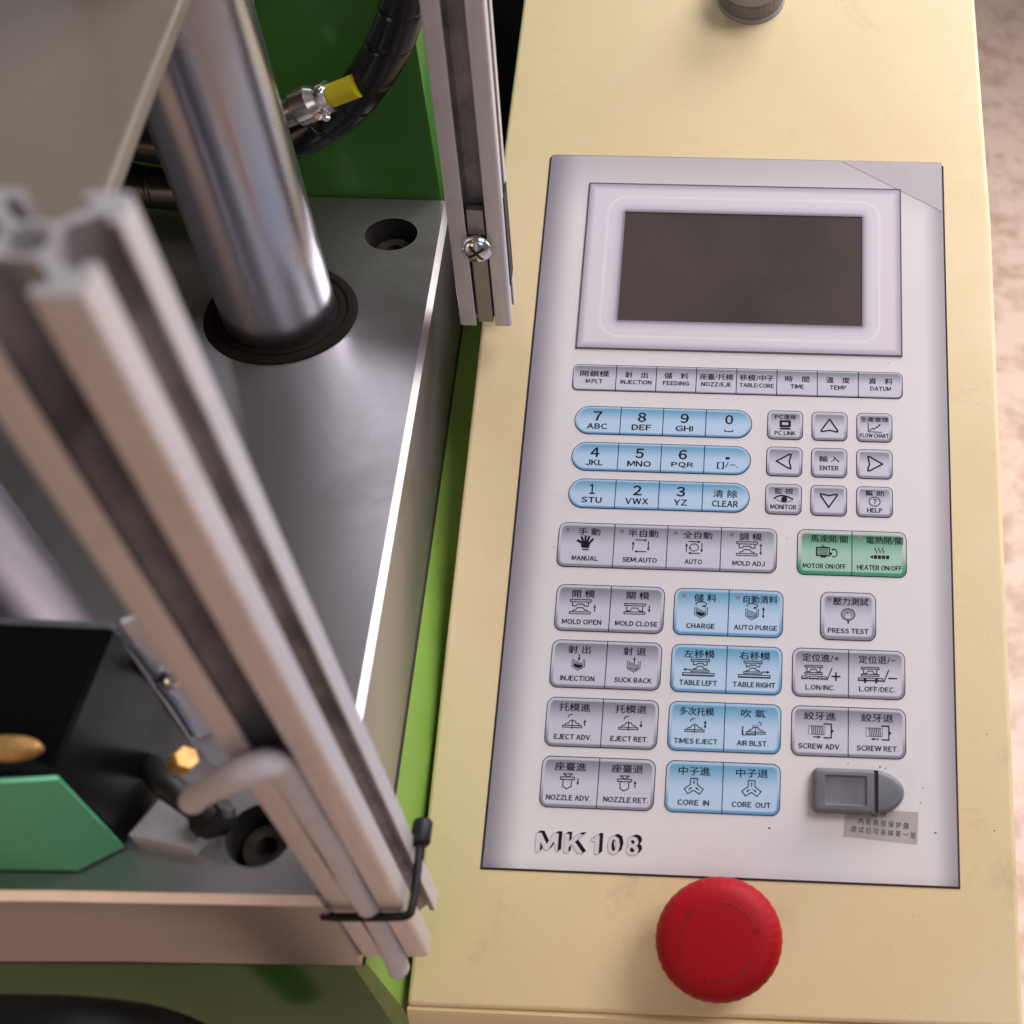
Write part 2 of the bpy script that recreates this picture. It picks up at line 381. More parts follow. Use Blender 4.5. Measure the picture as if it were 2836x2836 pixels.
class Ink:
    def __init__(s, bold=0): s.bold = bold; s.v = []; s.f = []; s.n = 0; s.lay = {}
    def text(s, st, cx, cy, w_, h_, sh=0):
        vs, fs, x0, x1, y0, y1 = text_geo(st); k = len(s.v)
        for x, y in vs:
            X = (x-(x0+x1)/2)/(x1-x0)*w_; Y = (y-(y0+y1)/2)/(y1-y0)*h_
            s.v.append((cx+X+sh*Y, cy+Y))
        s.n += 1; n = len(vs)
        for i in range(k, len(s.v)): s.lay[i] = s.n % 12
        s.f += [tuple(i+k for i in f) for f in fs]
        if s.bold:   # print spread: the same glyphs again, a hair to the side
            s.v += [(x+s.bold, y+s.bold*.3) for x, y in s.v[k:k+n]]; s.n += 1
            for i in range(k+n, k+2*n): s.lay[i] = s.n % 12
            s.f += [tuple(i+k+n for i in f) for f in fs]
        return s
    def poly(s, pts):
        s.n += 1; k = len(s.v)
        for i in range(k, k+len(pts)): s.lay[i] = s.n % 12
        s.v += list(pts); s.f.append(tuple(range(k, k+len(pts)))); return s
    def line(s, pts, w_=.32, closed=False):
        w_ *= 1.22
        P = [Vector(p) for p in pts]
        if closed: P.append(P[0])
        for a, b in zip(P, P[1:]):
            d = b-a
            if d.length < 1e-6: continue
            d.normalize(); n = Vector((-d.y, d.x))*w_/2; e = d*w_*.3
            s.poly([tuple(a-e-n), tuple(b+e-n), tuple(b+e+n), tuple(a-e+n)])
        return s
    def arrow(s, x0, y0, x1, y1, w_=.35, hd=.85, both=False):
        a, b = Vector((x0, y0)), Vector((x1, y1)); d = (b-a).normalized(); n = Vector((-d.y, d.x))
        s.line([(a+d*(hd if both else 0)), (b-d*hd)], w_)
        s.poly([tuple(b), tuple(b-d*hd*1.5+n*hd*.75), tuple(b-d*hd*1.5-n*hd*.75)])
        if both: s.poly([tuple(a), tuple(a+d*hd*1.5-n*hd*.75), tuple(a+d*hd*1.5+n*hd*.75)])
        return s
    def arc(s, cx, cy, rx, ry, a0, a1, w_=.3, n=18):
        return s.line([(cx+rx*math.cos(math.radians(a0+(a1-a0)*i/n)), cy+ry*math.sin(math.radians(a0+(a1-a0)*i/n))) for i in range(n+1)], w_)
    def mesh(s, name, z, mat, parent, ox=0, oy=0):
        return new_mesh_obj(name, [((x+ox)*MM, (y+oy)*MM, (z+.003*s.lay.get(i, 0))*MM) for i, (x, y) in enumerate(s.v)], s.f, mat, parent)
# icons: all drawn round (cx, cy)
def rect(I, x0, x1, y0, y1, w_=.3): return I.line([(x0, y0), (x1, y0), (x1, y1), (x0, y1)], w_, True)
def die_up(I, cx, cy, k=1.0):
    P = lambda p: [(cx+x*k, cy+y*k) for x, y in p]
    rect(I, cx-4.5*k, cx+4.5*k, cy+2.2*k, cy+3.2*k)
    I.line(P([(-3.4, 2.1), (-3.4, .4), (-2.0, .4), (-1.3, 1.2), (1.3, 1.2), (2.0, .4), (3.4, .4), (3.4, 2.1)]), .32)
def die_low(I, cx, cy, k=1.0):
    P = lambda p: [(cx+x*k, cy+y*k) for x, y in p]
    rect(I, cx-4.5*k, cx+4.5*k, cy-3.0*k, cy-2.1*k)
    I.line(P([(-3.2, -2.0), (-3.0, -1.4), (-1.9, -1.3), (-1.2, -.3), (1.2, -.3), (1.9, -1.3), (3.0, -1.4), (3.2, -2.0)]), .32)
def ic_moldadj(I, x, y): die_up(I, x-.8, y); die_low(I, x-.8, y); I.arrow(x+5.2, y-2.7, x+5.2, y+2.7, both=True)
def ic_moldopen(I, x, y): die_up(I, x-1, y); die_low(I, x-1, y); I.arrow(x+5.2, y-1.8, x+5.2, y+1.2)
def closed_die(I, x, y, k=1.0):
    rect(I, x-4.5*k, x+4.5*k, y+1.3*k, y+2.2*k); rect(I, x-4.5*k, x+4.5*k, y-2.3*k, y-1.4*k)
    I.line([(x-3.4*k, y+1.3*k), (x-3.4*k, y-1.4*k)]); I.line([(x+3.4*k, y+1.3*k), (x+3.4*k, y-1.4*k)])
    I.line([(x-3.2*k, y-1*k), (x-2*k, y-1*k), (x-1.2*k, y+.3*k), (x+1.2*k, y+.3*k), (x+2*k, y-1*k), (x+3.2*k, y-1*k)], .3)
def ic_moldclose(I, x, y): closed_die(I, x-1, y); I.arrow(x+5.2, y+1.5, x+5.2, y-1.5)
def ic_hand(I, x, y):
    I.poly([(x-1.7, y-1.9), (x+1.5, y-1.9), (x+2.0, y+.4), (x+1.2, y+1.0), (x-1.6, y+1.0), (x-2.2, y+.1)])
    for a, b, w_ in (((-1.5, .4), (-3.6, 1.4), .9), ((-1.1, .8), (-2.0, 3.0), .8), ((-.2, .9), (-.3, 3.5), .8), ((.7, .9), (1.3, 3.3), .8), ((1.5, .2), (3.0, 2.2), .8)):
        I.line([(x+a[0], y+a[1]), (x+b[0], y+b[1])], w_)
    I.line([(x-1.2, y-2.6), (x+1.4, y-2.6)], .4)
def ic_cycle(I, x, y, ring=False):
    I.arrow(x-2.3, y+2.5, x+3.0, y+2.5); I.arrow(x+3.5, y+1.9, x+3.5, y-2.3); I.arrow(x+2.7, y-2.7, x-2.5, y-2.7); I.arrow(x-3.2, y-2.1, x-3.2, y+1.8)
    if ring: I.arc(x+.1, y-.1, 1.9, 1.6, -150, 185); I.poly([(x-2.2, y-.8), (x-1.0, y-.5), (x-1.9, y+.5)])
def ic_barrel(I, x, y, top='cw', fill=True):
    P = [(-2.7, 1.6), (-2.7, -1.5), (0, -3.1), (2.7, -1.5), (2.7, 1.6)]; Q = [(-2.0, 1.6), (-2.0, -1.2), (0, -2.3), (2.0, -1.2), (2.0, 1.6)]
    I.line([(x+a, y+b) for a, b in P], .25); I.line([(x+a, y+b) for a, b in Q], .2)
    for k in range(4): I.line([(x-1.7, y+1.0-k*.75), (x+1.8, y-.4-k*.6)], .22)
    if fill: I.poly([(x-1.8, y-.2), (x+1.8, y-1.1), (x+1.8, y-1.3), (x, y-2.1), (x-1.8, y-1.2)])
    if top == 'cw': I.arc(x, y+3.0, 2.3, .95, 200, -60, .28); I.poly([(x+.1, y+1.9), (x+1.9, y+1.7), (x+1.4, y+2.7)])
    if top == 'down': I.arrow(x+.2, y+3.6, x+.2, y+.8)
    if top == 'up': I.arrow(x+.2, y+.8, x+.2, y+3.4)
def ic_motor(I, x, y):
    rect(I, x-3.4, x+2.2, y-1.9, y+1.9, .35)
    for k in range(6): I.line([(x-2.6, y-1.5+k*.6), (x+1.6, y-1.5+k*.6)], .2)
    I.line([(x-3.3, y-1.7), (x-3.3, y+1.6)], .6); I.poly([(x-1.8, y-2.7), (x+.9, y-2.7), (x+.5, y-2.0), (x-1.4, y-2.0)])
    I.arc(x-.6, y+2.5, .4, .4, 0, 360, .22); I.line([(x+2.3, y-.9), (x+3.0, y-.9)], .9)
    I.arc(x+4.0, y-.5, 1.5, 1.7, 120, -110, .38); I.poly([(x+2.9, y+1.2), (x+3.9, y+.3), (x+4.0, y+1.7)])
def ic_heater(I, x, y):
    for k in range(4): I.poly([(x-2.4+k*1.75, y-2.5), (x-1.0+k*1.75, y-2.5), (x-1.0+k*1.75, y-.9), (x-2.4+k*1.75, y-.9)])
    I.poly([(x-4.2, y-1.7), (x-2.7, y-2.5), (x-2.7, y-.9)])
    for k in range(3): I.line([(x-1.7+k*1.6, y+2.4), (x-2.0+k*1.6, y+1.7), (x-1.2+k*1.6, y+.8), (x-1.3+k*1.6, y+.1)], .3)
def ic_gauge(I, x, y):
    I.arc(x, y+.6, 2.9, 2.5, 0, 360, .32); I.arc(x, y+.6, 2.3, 1.9, 0, 360, .18); I.arc(x, y+.5, 1.5, 1.2, -30, 210, .28)
    I.line([(x, y+.5), (x-.5, y+1.4)], .22); I.line([(x+.05, y-2.0), (x+.05, y-3.1)], .55)
def ic_table(I, x, y, s):
    die_up(I, x+1*-s*0+(.6 if s < 0 else -.6), y+.7, .85); die_low(I, x+(.6 if s < 0 else -.6), y+.7, .85)
    rect(I, x-7.0*.95, x+7.0*.95, y-3.3, y-2.4, .3); I.line([(x-6.6, y-3.4), (x+6.6, y-3.4)], .5)
    if s < 0: I.arrow(x-3.6, y-1, x-6.6, y-1)
    else: I.arrow(x+3.6, y-1, x+6.6, y-1)
def ic_eject(I, x, y, mode):
    rect(I, x-4.6, x+3.4, y-2.6, y-1.8, .3)
    I.line([(x-3.6, y-1.7), (x-3.3, y-1.0), (x-2.2, y-.9), (x-1.7, y+.1), (x+.5, y+.1), (x+1.1, y-.9), (x+2.2, y-1.0), (x+2.5, y-1.7)], .3)
    I.line([(x-.6, y-3.1), (x-.6, y+.7)], .28); I.arc(x-1.0, y+1.7, 1.5, 1.0, 80, 190, .3)
    if mode == 'up': I.arrow(x+4.6, y-1.8, x+4.6, y+.9)
    if mode == 'down': I.arrow(x+4.6, y+.9, x+4.6, y-1.8)
    if mode == 'both': I.arrow(x+3.7, y-1.3, x+3.7, y+2.2, both=True)
def ic_air(I, x, y):
    rect(I, x-2.6, x+5.2, y-2.6, y-1.8, .3)
    I.line([(x-1.7, y-1.7), (x-1.4, y-1.0), (x-.4, y-.9), (x+.1, y+.1), (x+2.2, y+.1), (x+2.8, y-.9), (x+3.9, y-1.0), (x+4.3, y-1.7)], .3)
    I.line([(x+1.2, y-3.1), (x+1.2, y+.1)], .26); I.line([(x+1.2, y-3.1), (x-4.2, y-3.1)], .28)
    I.poly([(x-4.5, y-3.3), (x-3.8, y-3.3), (x-3.9, y-.5), (x-4.4, y-.5)]); I.line([(x-4.6, y), (x-3.7, y)], .28); I.line([(x-4.15, y-.5), (x-4.15, y+.1)], .25)
    for k in range(4): I.line([(x+.1+k*.7, y+.6), (x-.1+k*.8, y+1.1)], .18)
    I.arc(x+2.2, y+1.3, 1.2, 1.0, -20, 80, .28)
def ic_nozzle(I, x, y, s):
    rect(I, x-3.7, x+2.0, y+.7, y+1.7, .32); I.line([(x-2.7, y+3.0), (x+1.1, y+3.0), (x-.8, y+1.7)], .3, True)
    I.line([(x-2.6, y+.7), (x-2.6, y-2.0), (x-.9, y-3.0), (x+.9, y-2.0), (x+.9, y+.7)], .32)
    if s < 0: I.arrow(x+3.5, y+1.3, x+3.5, y-1.5)
    else: I.arrow(x+3.5, y-1.5, x+3.5, y+1.3)
def ic_core(I, x, y, s):
    I.line([(x-1.4, y+3.1), (x+1.4, y+3.1), (x+1.4, y+.6), (x+3.9, y-1.1), (x+2.4, y-3.1), (x, y-1.6), (x-2.4, y-3.1), (x-3.9, y-1.1), (x-1.4, y+.6)], .32, True)
    for a in (90, -35, 215):
        c, q = math.cos(math.radians(a)), math.sin(math.radians(a))
        p, r_ = (2.6, .7) if s < 0 else (.7, 2.6)
        I.arrow(x+c*p, y+q*p, x+c*r_, y+q*r_, .3, .6)
def ic_lon(I, x, y, plus):
    closed_die(I, x-2.8, y+.8, .82)
    for a, b in ((-8.6, -6.0), (-5.2, -.6), (.2, 2.8)): rect(I, x+a*.9, x+b*.9, y-2.9, y-1.9, .3); I.line([(x+a*.9, y-2.9), (x+b*.9, y-2.9)], .5)
    if not plus:
        for a in (-4.9, -.3): I.line([(x+a, y-2.0), (x+a, y-3.7)], .7)
    I.line([(x+2.9, y-3.3), (x+4.9, y+1.7)], .38); I.line([(x+4.9, y-1.7), (x+8.3, y-1.7)], .5)
    if plus: I.line([(x+6.6, y-3.3), (x+6.6, y-.1)], .55)
def ic_screw(I, x, y, s):
    for k in range(7): I.line([(x-3.4+k*.75, y+1.9), (x-3.0+k*.75, y-1.7)], .26)
    rect(I, x-4.6, x+2.2, y-1.6, y+1.7, .14)
    I.line([(x+1.8, y+2.7), (x+4.8, y+2.7), (x+4.8, y-2.9), (x+1.8, y-2.9)], .45); I.poly([(x+4.9, y+.8), (x+5.9, y-.1), (x+4.9, y-1.0)])
    if s > 0: I.arrow(x-2.6, y-2.7, x+.6, y-2.7, .38, .9)
    else: I.arrow(x+.6, y-2.7, x-2.6, y-2.7, .38, .9)
def ic_tri(I, x, y, a):
    P = [(0, 3.6), (-.6, 2.6), (-3.5, -2.0), (-3.7, -2.9), (-2.9, -2.9), (0, -2.2), (2.9, -2.9), (3.7, -2.9), (3.5, -2.0), (.6, 2.6)]
    c, q = math.cos(math.radians(a)), math.sin(math.radians(a))
    I.line([(x+(px*c-py*q), y+(px*q+py*c)*.93) for px, py in P], .55, True)
def ic_pc(I, x, y):
    I.line([(x-2.2, y+1.7), (x+2.2, y+1.7)], .8); I.line([(x-2.2, y-.6), (x+2.2, y-.6)], .9); I.line([(x-2.0, y-.6), (x-2.0, y+1.7)], .9); I.line([(x+2.0, y-.6), (x+2.0, y+1.7)], .9)
    I.poly([(x-2.7, y-2.3), (x+2.7, y-2.3), (x+2.0, y-1.4), (x-2.0, y-1.4)])
def ic_chart(I, x, y):
    I.line([(x-2.9, y+2.1), (x-2.6, y-2.0), (x+3.3, y-2.1)], .32); I.line([(x-2.2, y-1.4), (x-.8, y-.2), (x-.2, y-.9), (x+.8, y+.5), (x+1.2, y-.1), (x+2.2, y+1.4)], .32); I.poly([(x+2.7, y+1.9), (x+1.5, y+1.3), (x+2.5, y+.7)])
def ic_eye(I, x, y):
    n = 12; up = [(x-4.1+8.2*i/n, y+.2+1.5*math.sin(math.pi*(i/n)**.8)) for i in range(n+1)]; lo = [(x-3.0+7.0*i/n, y-.2-1.1*math.sin(math.pi*i/n)) for i in range(n+1)]
    I.line(up, .55); I.line(lo, .22); I.poly([(x+.3+1.35*math.cos(a*math.pi/8), y+1.35*math.sin(a*math.pi/8)) for a in range(16)])
def ic_help(I, x, y): I.arc(x, y, 2.4, 2.1, 0, 360, .32); I.text('?', x, y, 1.5, 2.6)

# ---- key groups: x0,x1,y0,y1,dividers,colour,corner radius,printed band width
def corner_poly(x0, x1, y0, y1, rl, rr, n=7):
    P = []
    for cx, cy, r, a0 in ((x1-rr, y1-rr, rr, 0), (x0+rl, y1-rl, rl, 90), (x0+rl, y0+rl, rl, 180), (x1-rr, y0+rr, rr, 270)):
        if r < .05: P.append((x1 if a0 in (0, 270) else x0, y1 if a0 in (0, 90) else y0)); continue
        for i in range(n+1):
            a = math.radians(a0+90*i/n); P.append((cx+r*math.cos(a), cy+r*math.sin(a)))
    return P
def key_group(x0, x1, y0, y1, div, kind, r, band, keys):
    gx, gy = (x0+x1)/2, (y0+y1)/2
    from_bm('key_border', prism(corner_poly(x0, x1, y0, y1, r, r), .02, .10), ink, con)
    xs = [x0]+div+[x1]; ln = .36
    mat = key_mat(kind, (x1-x0)/2, (y1-y0)/2, r, band)
    for i, spec in enumerate(keys):
        a, b_ = xs[i]+(ln if i == 0 else ln*.55), xs[i+1]-(ln if i == len(xs)-2 else ln*.55)
        rl = max(r-ln, 0) if i == 0 else 0; rr = max(r-ln, 0) if i == len(xs)-2 else 0
        bm = prism(corner_poly(a, b_, y0+ln, y1-ln, rl, rr), .05, .30)
        uv = bm.loops.layers.uv.new('UVMap')
        for f in bm.faces:
            for l in f.loops: l[uv].uv = (l.vert.co.x/MM-gx, l.vert.co.y/MM-gy)
        k = from_bm('key', bm, mat, con)
        cx = (xs[i]+xs[i+1])/2; I = Ink(.10); spec(I, cx, y0, y1, k)
        if I.v: I.mesh('legend', .335, ink, k)
def led(k, x, y, m):
    b = prism([(x+.85*math.cos(a*math.pi/7), y+.85*math.sin(a*math.pi/7)) for a in range(14)], .25, .36); from_bm('indicator_lamp', b, m, k)
# spec builders
def bar(ch, cw, en, ew):
    def f(I, cx, y0, y1, k): I.text(ch, cx, y1-4.6, cw, 3.0); I.text(en, cx, y1-8.3, ew, 2.05)
    return f
def num(d, dw, en, ew, eh=2.7):
    def f(I, cx, y0, y1, k):
        I.text(d, cx, y1-4.9, dw, 4.6)
        if en: I.text(en, cx, y0+3.9, ew, eh)
    return f
def key2(ch, cw, icon, en, ew, lamp=None, dx=0, ich=0):
    def f(I, cx, y0, y1, k):
        I.text(ch, cx+dx, y1-4.1, cw, 3.4)
        if icon: icon(I, cx, y0+10.6)
        I.text(en, cx, y0+4.1, ew, 2.15)
        if lamp: led(k, cx+dx-cw/2-2.0 if lamp[1] is None else cx+lamp[1], y1-3.3, lamp[0])
    return f
def n0(I, cx, y0, y1, k): I.text('0', cx, y1-4.9, 3.6, 4.6); I.line([(cx-1.8, y0+3.9), (cx-1.8, y0+3.1), (cx+1.8, y0+3.1), (cx+1.8, y0+3.9)], .35)
def ndot(I, cx, y0, y1, k): I.line([(cx-.5, y1-6.0), (cx+.5, y1-6.0)], 1.0); I.text('[]/−.', cx, y0+4.2, 9.2, 3.2)
def nclear(I, cx, y0, y1, k): I.text('清 除', cx-.4, y1-5.3, 10.6, 3.6); I.text('CLEAR', cx-.4, y0+3.9, 11.4, 2.9)

def L(icon, *a): return lambda I, x, y: icon(I, x, y, *a)
key_group(19.5, 170.1, 208, 221, [39.5, 57.9, 76.2, 94.6, 113.0, 131.4, 150.0], 'grey', 2.6, .9, [
    bar('開鎖模', 13.4, 'M.PLT', 7.6), bar('射　出', 10.4, 'INJECTION', 14.2), bar('儲　料', 11, 'FEEDING', 12.0), bar('座臺/托模', 15.4, 'NOZZ/EJE', 13.6),
    bar('移模/中子', 15.6, 'TABLE/CORE', 15.6), bar('時　間', 11, 'TIME', 6.1), bar('溫　度', 10.8, 'TEMP', 7.3), bar('資　料', 10.8, 'DATUM', 9.3)])
PB = 1.2
key_group(22.0, 102.4, 186.8, 200.5, [42.9, 62.2, 81.5], 'blue', 6.8, PB, [num('7', 3.9, 'ABC', 9.2), num('8', 3.8, 'DEF', 8.8), num('9', 3.8, 'GHI', 7.8), n0])
key_group(22.0, 102.4, 169.4, 183.1, [42.9, 62.2, 81.5], 'blue', 6.8, PB, [num('4', 4.0, 'JKL', 7.6), num('5', 3.8, 'MNO', 10.6), num('6', 3.8, 'PQR', 9.8), ndot])
key_group(22.0, 102.4, 151.9, 165.7, [42.9, 62.2, 81.5], 'blue', 6.8, PB, [num('1', 2.3, 'STU', 9.0), num('2', 3.9, 'VWX', 10.2), num('3', 3.8, 'YZ', 5.8), nclear])
def k3(ch, cw, chy, icon, icy, en, ew, eny, eh=2.0, chh=2.3):
    def f(I, cx, y0, y1, k):
        if ch: I.text(ch, cx, y1-chy, cw, chh)
        if icon: icon(I, cx, y1-icy)
        if en: I.text(en, cx, y1-eny, ew, eh)
    return f
grid = [[k3('PC連接', 9.4, 3.2, ic_pc, 6.9, 'PC LINK', 9.4, 10.9), k3(None, 0, 0, L(ic_tri, 0), 6.9, None, 0, 0), k3('生產管理', 12.4, 3.2, ic_chart, 7.1, 'FLOW CHART', 12.6, 10.9)],
        [k3(None, 0, 0, L(ic_tri, 90), 6.9, None, 0, 0), k3('輸 入', 9.0, 5.2, None, 0, 'ENTER', 8.4, 9.5, 2.1, 3.0), k3(None, 0, 0, L(ic_tri, -90), 6.9, None, 0, 0)],
        [k3('監 視', 8.2, 3.4, ic_eye, 7.2, 'MONITOR', 11.4, 10.7, 2.2, 2.6), k3(None, 0, 0, L(ic_tri, 180), 6.9, None, 0, 0), k3('幫 助', 8.2, 3.2, ic_help, 7.0, 'HELP', 6.6, 11.0, 2.0, 2.6)]]
for r_, (ya, yb) in enumerate(((186.8, 200.8), (169.4, 183.4), (151.7, 165.9))):
    for c_, (xa, xb) in enumerate(((109.2, 125.3), (129.1, 145.2), (149.2, 165.3))):
        key_group(xa, xb, ya, yb, [], 'grey', 2.6, 1.5, [grid[r_][c_]])
GB = 1.5
key_group(19.2, 115.0, 125, 145.2, [43.8, 67.1, 90.5], 'grey', 3.6, GB, [
    key2('手 動', 9.6, ic_hand, 'MANUAL', 11.2, (led_off, -8.2), 1.2), key2('半自動', 13.2, ic_cycle, 'SEMI.AUTO', 15.0, (led_off, -8.4), .9),
    key2('全自動', 12.8, L(ic_cycle, True), 'AUTO', 7.5, (led_off, -8.2), 1.4), key2('調 模', 9.8, ic_moldadj, 'MOLD ADJ', 14.0, (led_off, -7.6), .6)])
key_group(20.5, 67.4, 96.9, 117.4, [44.1], 'grey', 3.6, GB, [key2('開 模', 9.8, ic_moldopen, 'MOLD OPEN', 16.8), key2('關 模', 9.8, ic_moldclose, 'MOLD CLOSE', 18.2)])
key_group(71.4, 118.3, 96.9, 117.4, [94.9], 'blue', 3.6, GB, [
    key2('儲 料', 9.6, ic_barrel, 'CHARGE', 12.0, (led_red, -7.4), 1.6), key2('自動清料', 14.6, lambda I, x, y: (ic_barrel(I, x-1.6, y, 'cw', False), I.arrow(x+3.2, y-2.4, x+3.2, y+2.6, both=True)), 'AUTO PURGE', 18.4, (led_red, -7.8), 1.8)])
key_group(123.6, 171.1, 124.9, 145.4, [147.4], 'green', 3.4, 2.0, [
    key2('馬達開/關', 16.0, ic_motor, 'MOTOR ON/OFF', 18.6, (led_red, -8.6), 2.0), key2('電熱開/關', 15.8, ic_heater, 'HEATER ON/OFF', 19.2, (led_red, -8.2), 2.2)])
key_group(134.0, 157.8, 96.9, 117.8, [], 'grey', 3.6, 1.9, [key2('壓力測試', 15.0, ic_gauge, 'PRESS TEST', 17.2, (led_off, -8.0), 1.0)])
for (x0, x1, y0, y1, d, kind, a, b_) in [
    (20.5, 67.5, 72.8, 93.2, 44.1, 'grey', key2('射 出', 9.6, L(ic_barrel, 'down'), 'INJECTION', 14.4), key2('射 退', 9.6, L(ic_barrel, 'up', False), 'SUCK BACK', 15.8)),
    (71.5, 118.4, 72.7, 93.1, 95.0, 'blue', key2('左移模', 13, L(ic_table, -1), 'TABLE LEFT', 15.8), key2('右移模', 13, L(ic_table, 1), 'TABLE RIGHT', 17.8)),
    (20.5, 67.5, 48.5, 68.9, 44.1, 'grey', key2('托模進', 13, L(ic_eject, 'up'), 'EJECT ADV.', 15.6), key2('托模退', 13, L(ic_eject, 'down'), 'EJECT RET.', 15.6)),
    (71.6, 118.5, 48.6, 69.0, 95.0, 'blue', key2('多次托模', 14.4, L(ic_eject, 'both'), 'TIMES EJECT', 18.0), key2('吹 氣', 10, ic_air, 'AIR BLST.', 12.8)),
    (20.5, 67.5, 24.1, 44.7, 44.2, 'grey', key2('座臺進', 13, L(ic_nozzle, -1), 'NOZZLE ADV.', 18.2), key2('座臺退', 13, L(ic_nozzle, 1), 'NOZZLE RET.', 18.2)),
    (71.7, 118.8, 24.1, 44.8, 95.2, 'blue', key2('中子進', 13, L(ic_core, -1), 'CORE  IN', 12.8), key2('中子退', 13, L(ic_core, 1), 'CORE  OUT', 15.8)),
    (122.5, 169.9, 72.6, 93.2, 146.2, 'grey', key2('定位進/+', 15.4, L(ic_lon, True), 'L.ON/INC.', 12.2), key2('定位退/−', 15.4, L(ic_lon, False), 'L.OFF/DEC.', 15.0)),
    (122.6, 170.0, 48.4, 69.0, 146.2, 'grey', key2('絞牙進', 13.2, L(ic_screw, 1), 'SCREW ADV.', 17.4), key2('絞牙退', 13.2, L(ic_screw, -1), 'SCREW RET.', 17.0))]:
    key_group(x0, x1, y0, y1, [d], kind, 3.6, GB, [a, b_])

# ---- model lettering with block shadow
shd, fac, edg = Ink(), Ink(), Ink()
one = ([(.0, .50), (.26, .50), (.26, 0), (.44, 0), (.44, .74), (.28, .74), (.20, .62), (0, .60)], [(0, 1, 5, 6, 7), (1, 2, 3, 4, 5)], 0, .44, 0, .74)
tcache['1*'] = one
for ch, cx, w_ in (('M', 25.2, 8.6), ('K', 36.1, 7.3), ('1*', 44.7, 2.9), ('0', 52.3, 4.5), ('8', 59.9, 4.6)):
    for k in range(9): shd.text(ch, cx+.17*k, 10.4+.12*k, w_+.5, 7.2)
    for dx, dy in ((-.42, 0), (-.3, -.28), (0, -.32), (.3, -.28), (.42, 0), (-.3, .2), (.3, .2)): edg.text(ch, cx+dx-.1, 10.4+dy, w_, 7.1)
    for dx, dy in ((-.28, 0), (0, 0), (.26, 0), (0, -.17), (0, .12), (-.2, -.14), (.2, -.14)): fac.text(ch, cx+dx-.1, 10.4+dy, w_, 7.1)
mk = shd.mesh('model_lettering', .03, ink, con)
edg.mesh('letter_outline', .075, ink2, mk); fac.mesh('letter_face', .12, white_face, mk)

# ---- grey latch cover
def outline(ins, n=10):
    x0, x1, y0, y1 = 131.6+ins, 168.8-ins, 26.0+ins, 44.0-ins; P = []; r = max(2.6-ins*.6, .6); h = (y1-y0)/2; cy = (y0+y1)/2; nx = 12.5
    for i in range(n*2+1):
        a = -math.pi/2+math.pi*i/(n*2); P.append((x1-nx+nx*math.cos(a), cy+h*math.sin(a)*(1-.06*math.cos(a))))
    for cx, cy_, a0 in ((x0+r, y1-r, 90), (x0+r, y0+r, 180)):
        for i in range(6): a = math.radians(a0+90*i/5); P.append((cx+r*math.cos(a), cy_+r*math.sin(a)))
    return P
b = bmesh.new(); rings = []
for z, ins in ((0, 0), (3.6, .25), (4.6, .7), (5.1, 1.4), (5.25, 2.0)):
    rings.append([b.verts.new((x*MM, y*MM, z*MM)) for x, y in outline(ins)])
for A, B in zip(rings, rings[1:]):
    n = len(A)
    for i in range(n): b.faces.new((A[i], A[(i+1) % n], B[(i+1) % n], B[i]))
b.faces.new(rings[-1]); b.faces.new(rings[0][::-1])
latch = from_bm('port_cover', b, grey_pl, con)
def boolcut(o, cutter_bm, mat=None):
    c = from_bm('cutter', cutter_bm); c.matrix_world = o.matrix_world.copy() if o.parent is None else Matrix.Identity(4)
    c.parent = o.parent
    m = o.modifiers.new('b', 'BOOLEAN'); m.operation = 'DIFFERENCE'; m.solver = 'EXACT'; m.object = c
    bpy.context.view_layer.update()
    dg = bpy.context.evaluated_depsgraph_get(); me = bpy.data.meshes.new_from_object(o.evaluated_get(dg))
    old = o.data; o.modifiers.clear(); o.data = me; bpy.data.objects.remove(c); bpy.data.meshes.remove(old)
boolcut(latch, box_bm(136.6, 153.4, 29.2, 41.0, 4.2, 9, .8, 3))
boolcut(latch, box_bm(156.2, 158.0, 26.9, 43.4, 3.0, 9, .5, 2))
autosmooth(latch, 38)

# ---- emergency stop button
es = empty('emergency_stop_button'); es.parent = con; es.location = mm(96.4, -21.6, -.35); es.scale = (1, .93, 1)
def scal(a, k): return 1+((.0045*math.cos(36*a)) if 2 <= k <= 8 else 0)
prof = [(15, 0), (15, 12), (21.5, 13.5), (22.9, 15), (23.7, 17.5), (23.9, 20), (23.6, 23), (22.6, 26), (20.8, 28.2), (18.0, 29.5), (15.5, 30.0), (12, 30.3), (6, 30.55), (0, 30.6)]
cap = autosmooth(from_bm('button_cap', lathe(prof, 156, scal), red, es), 50)
for k in range(3):
    a0 = math.radians(20+120*k); b = bmesh.new(); P = []
    n = 16
    for i in range(n+1):
        a = a0+math.radians(72)*i/n; P.append(((14.6-.35)*math.cos(a), (14.6-.35)*math.sin(a), (14.6+.35)*math.cos(a), (14.6+.35)*math.sin(a)))
    z = 30.22
    V = [[b.verts.new((p[0]*MM, p[1]*MM, z*MM)), b.verts.new((p[2]*MM, p[3]*MM, (z-.1)*MM))] for p in P]
    for A, B in zip(V, V[1:]): b.faces.new((A[0], A[1], B[1], B[0]))
    a = a0-math.radians(7); q = [(16.0, a0), (14.6, a), (13.2, a0)]
    b.faces.new([b.verts.new((r_*math.cos(t_)*MM, r_*math.sin(t_)*MM, (z+.06)*MM)) for r_, t_ in q])
    from_bm('turn_arrow', b, red2, cap)
from_bm('button_collar', lathe([(13, 0), (19, 0), (19, 3), (17.5, 4), (13, 4)], 48), rubber, es, True)

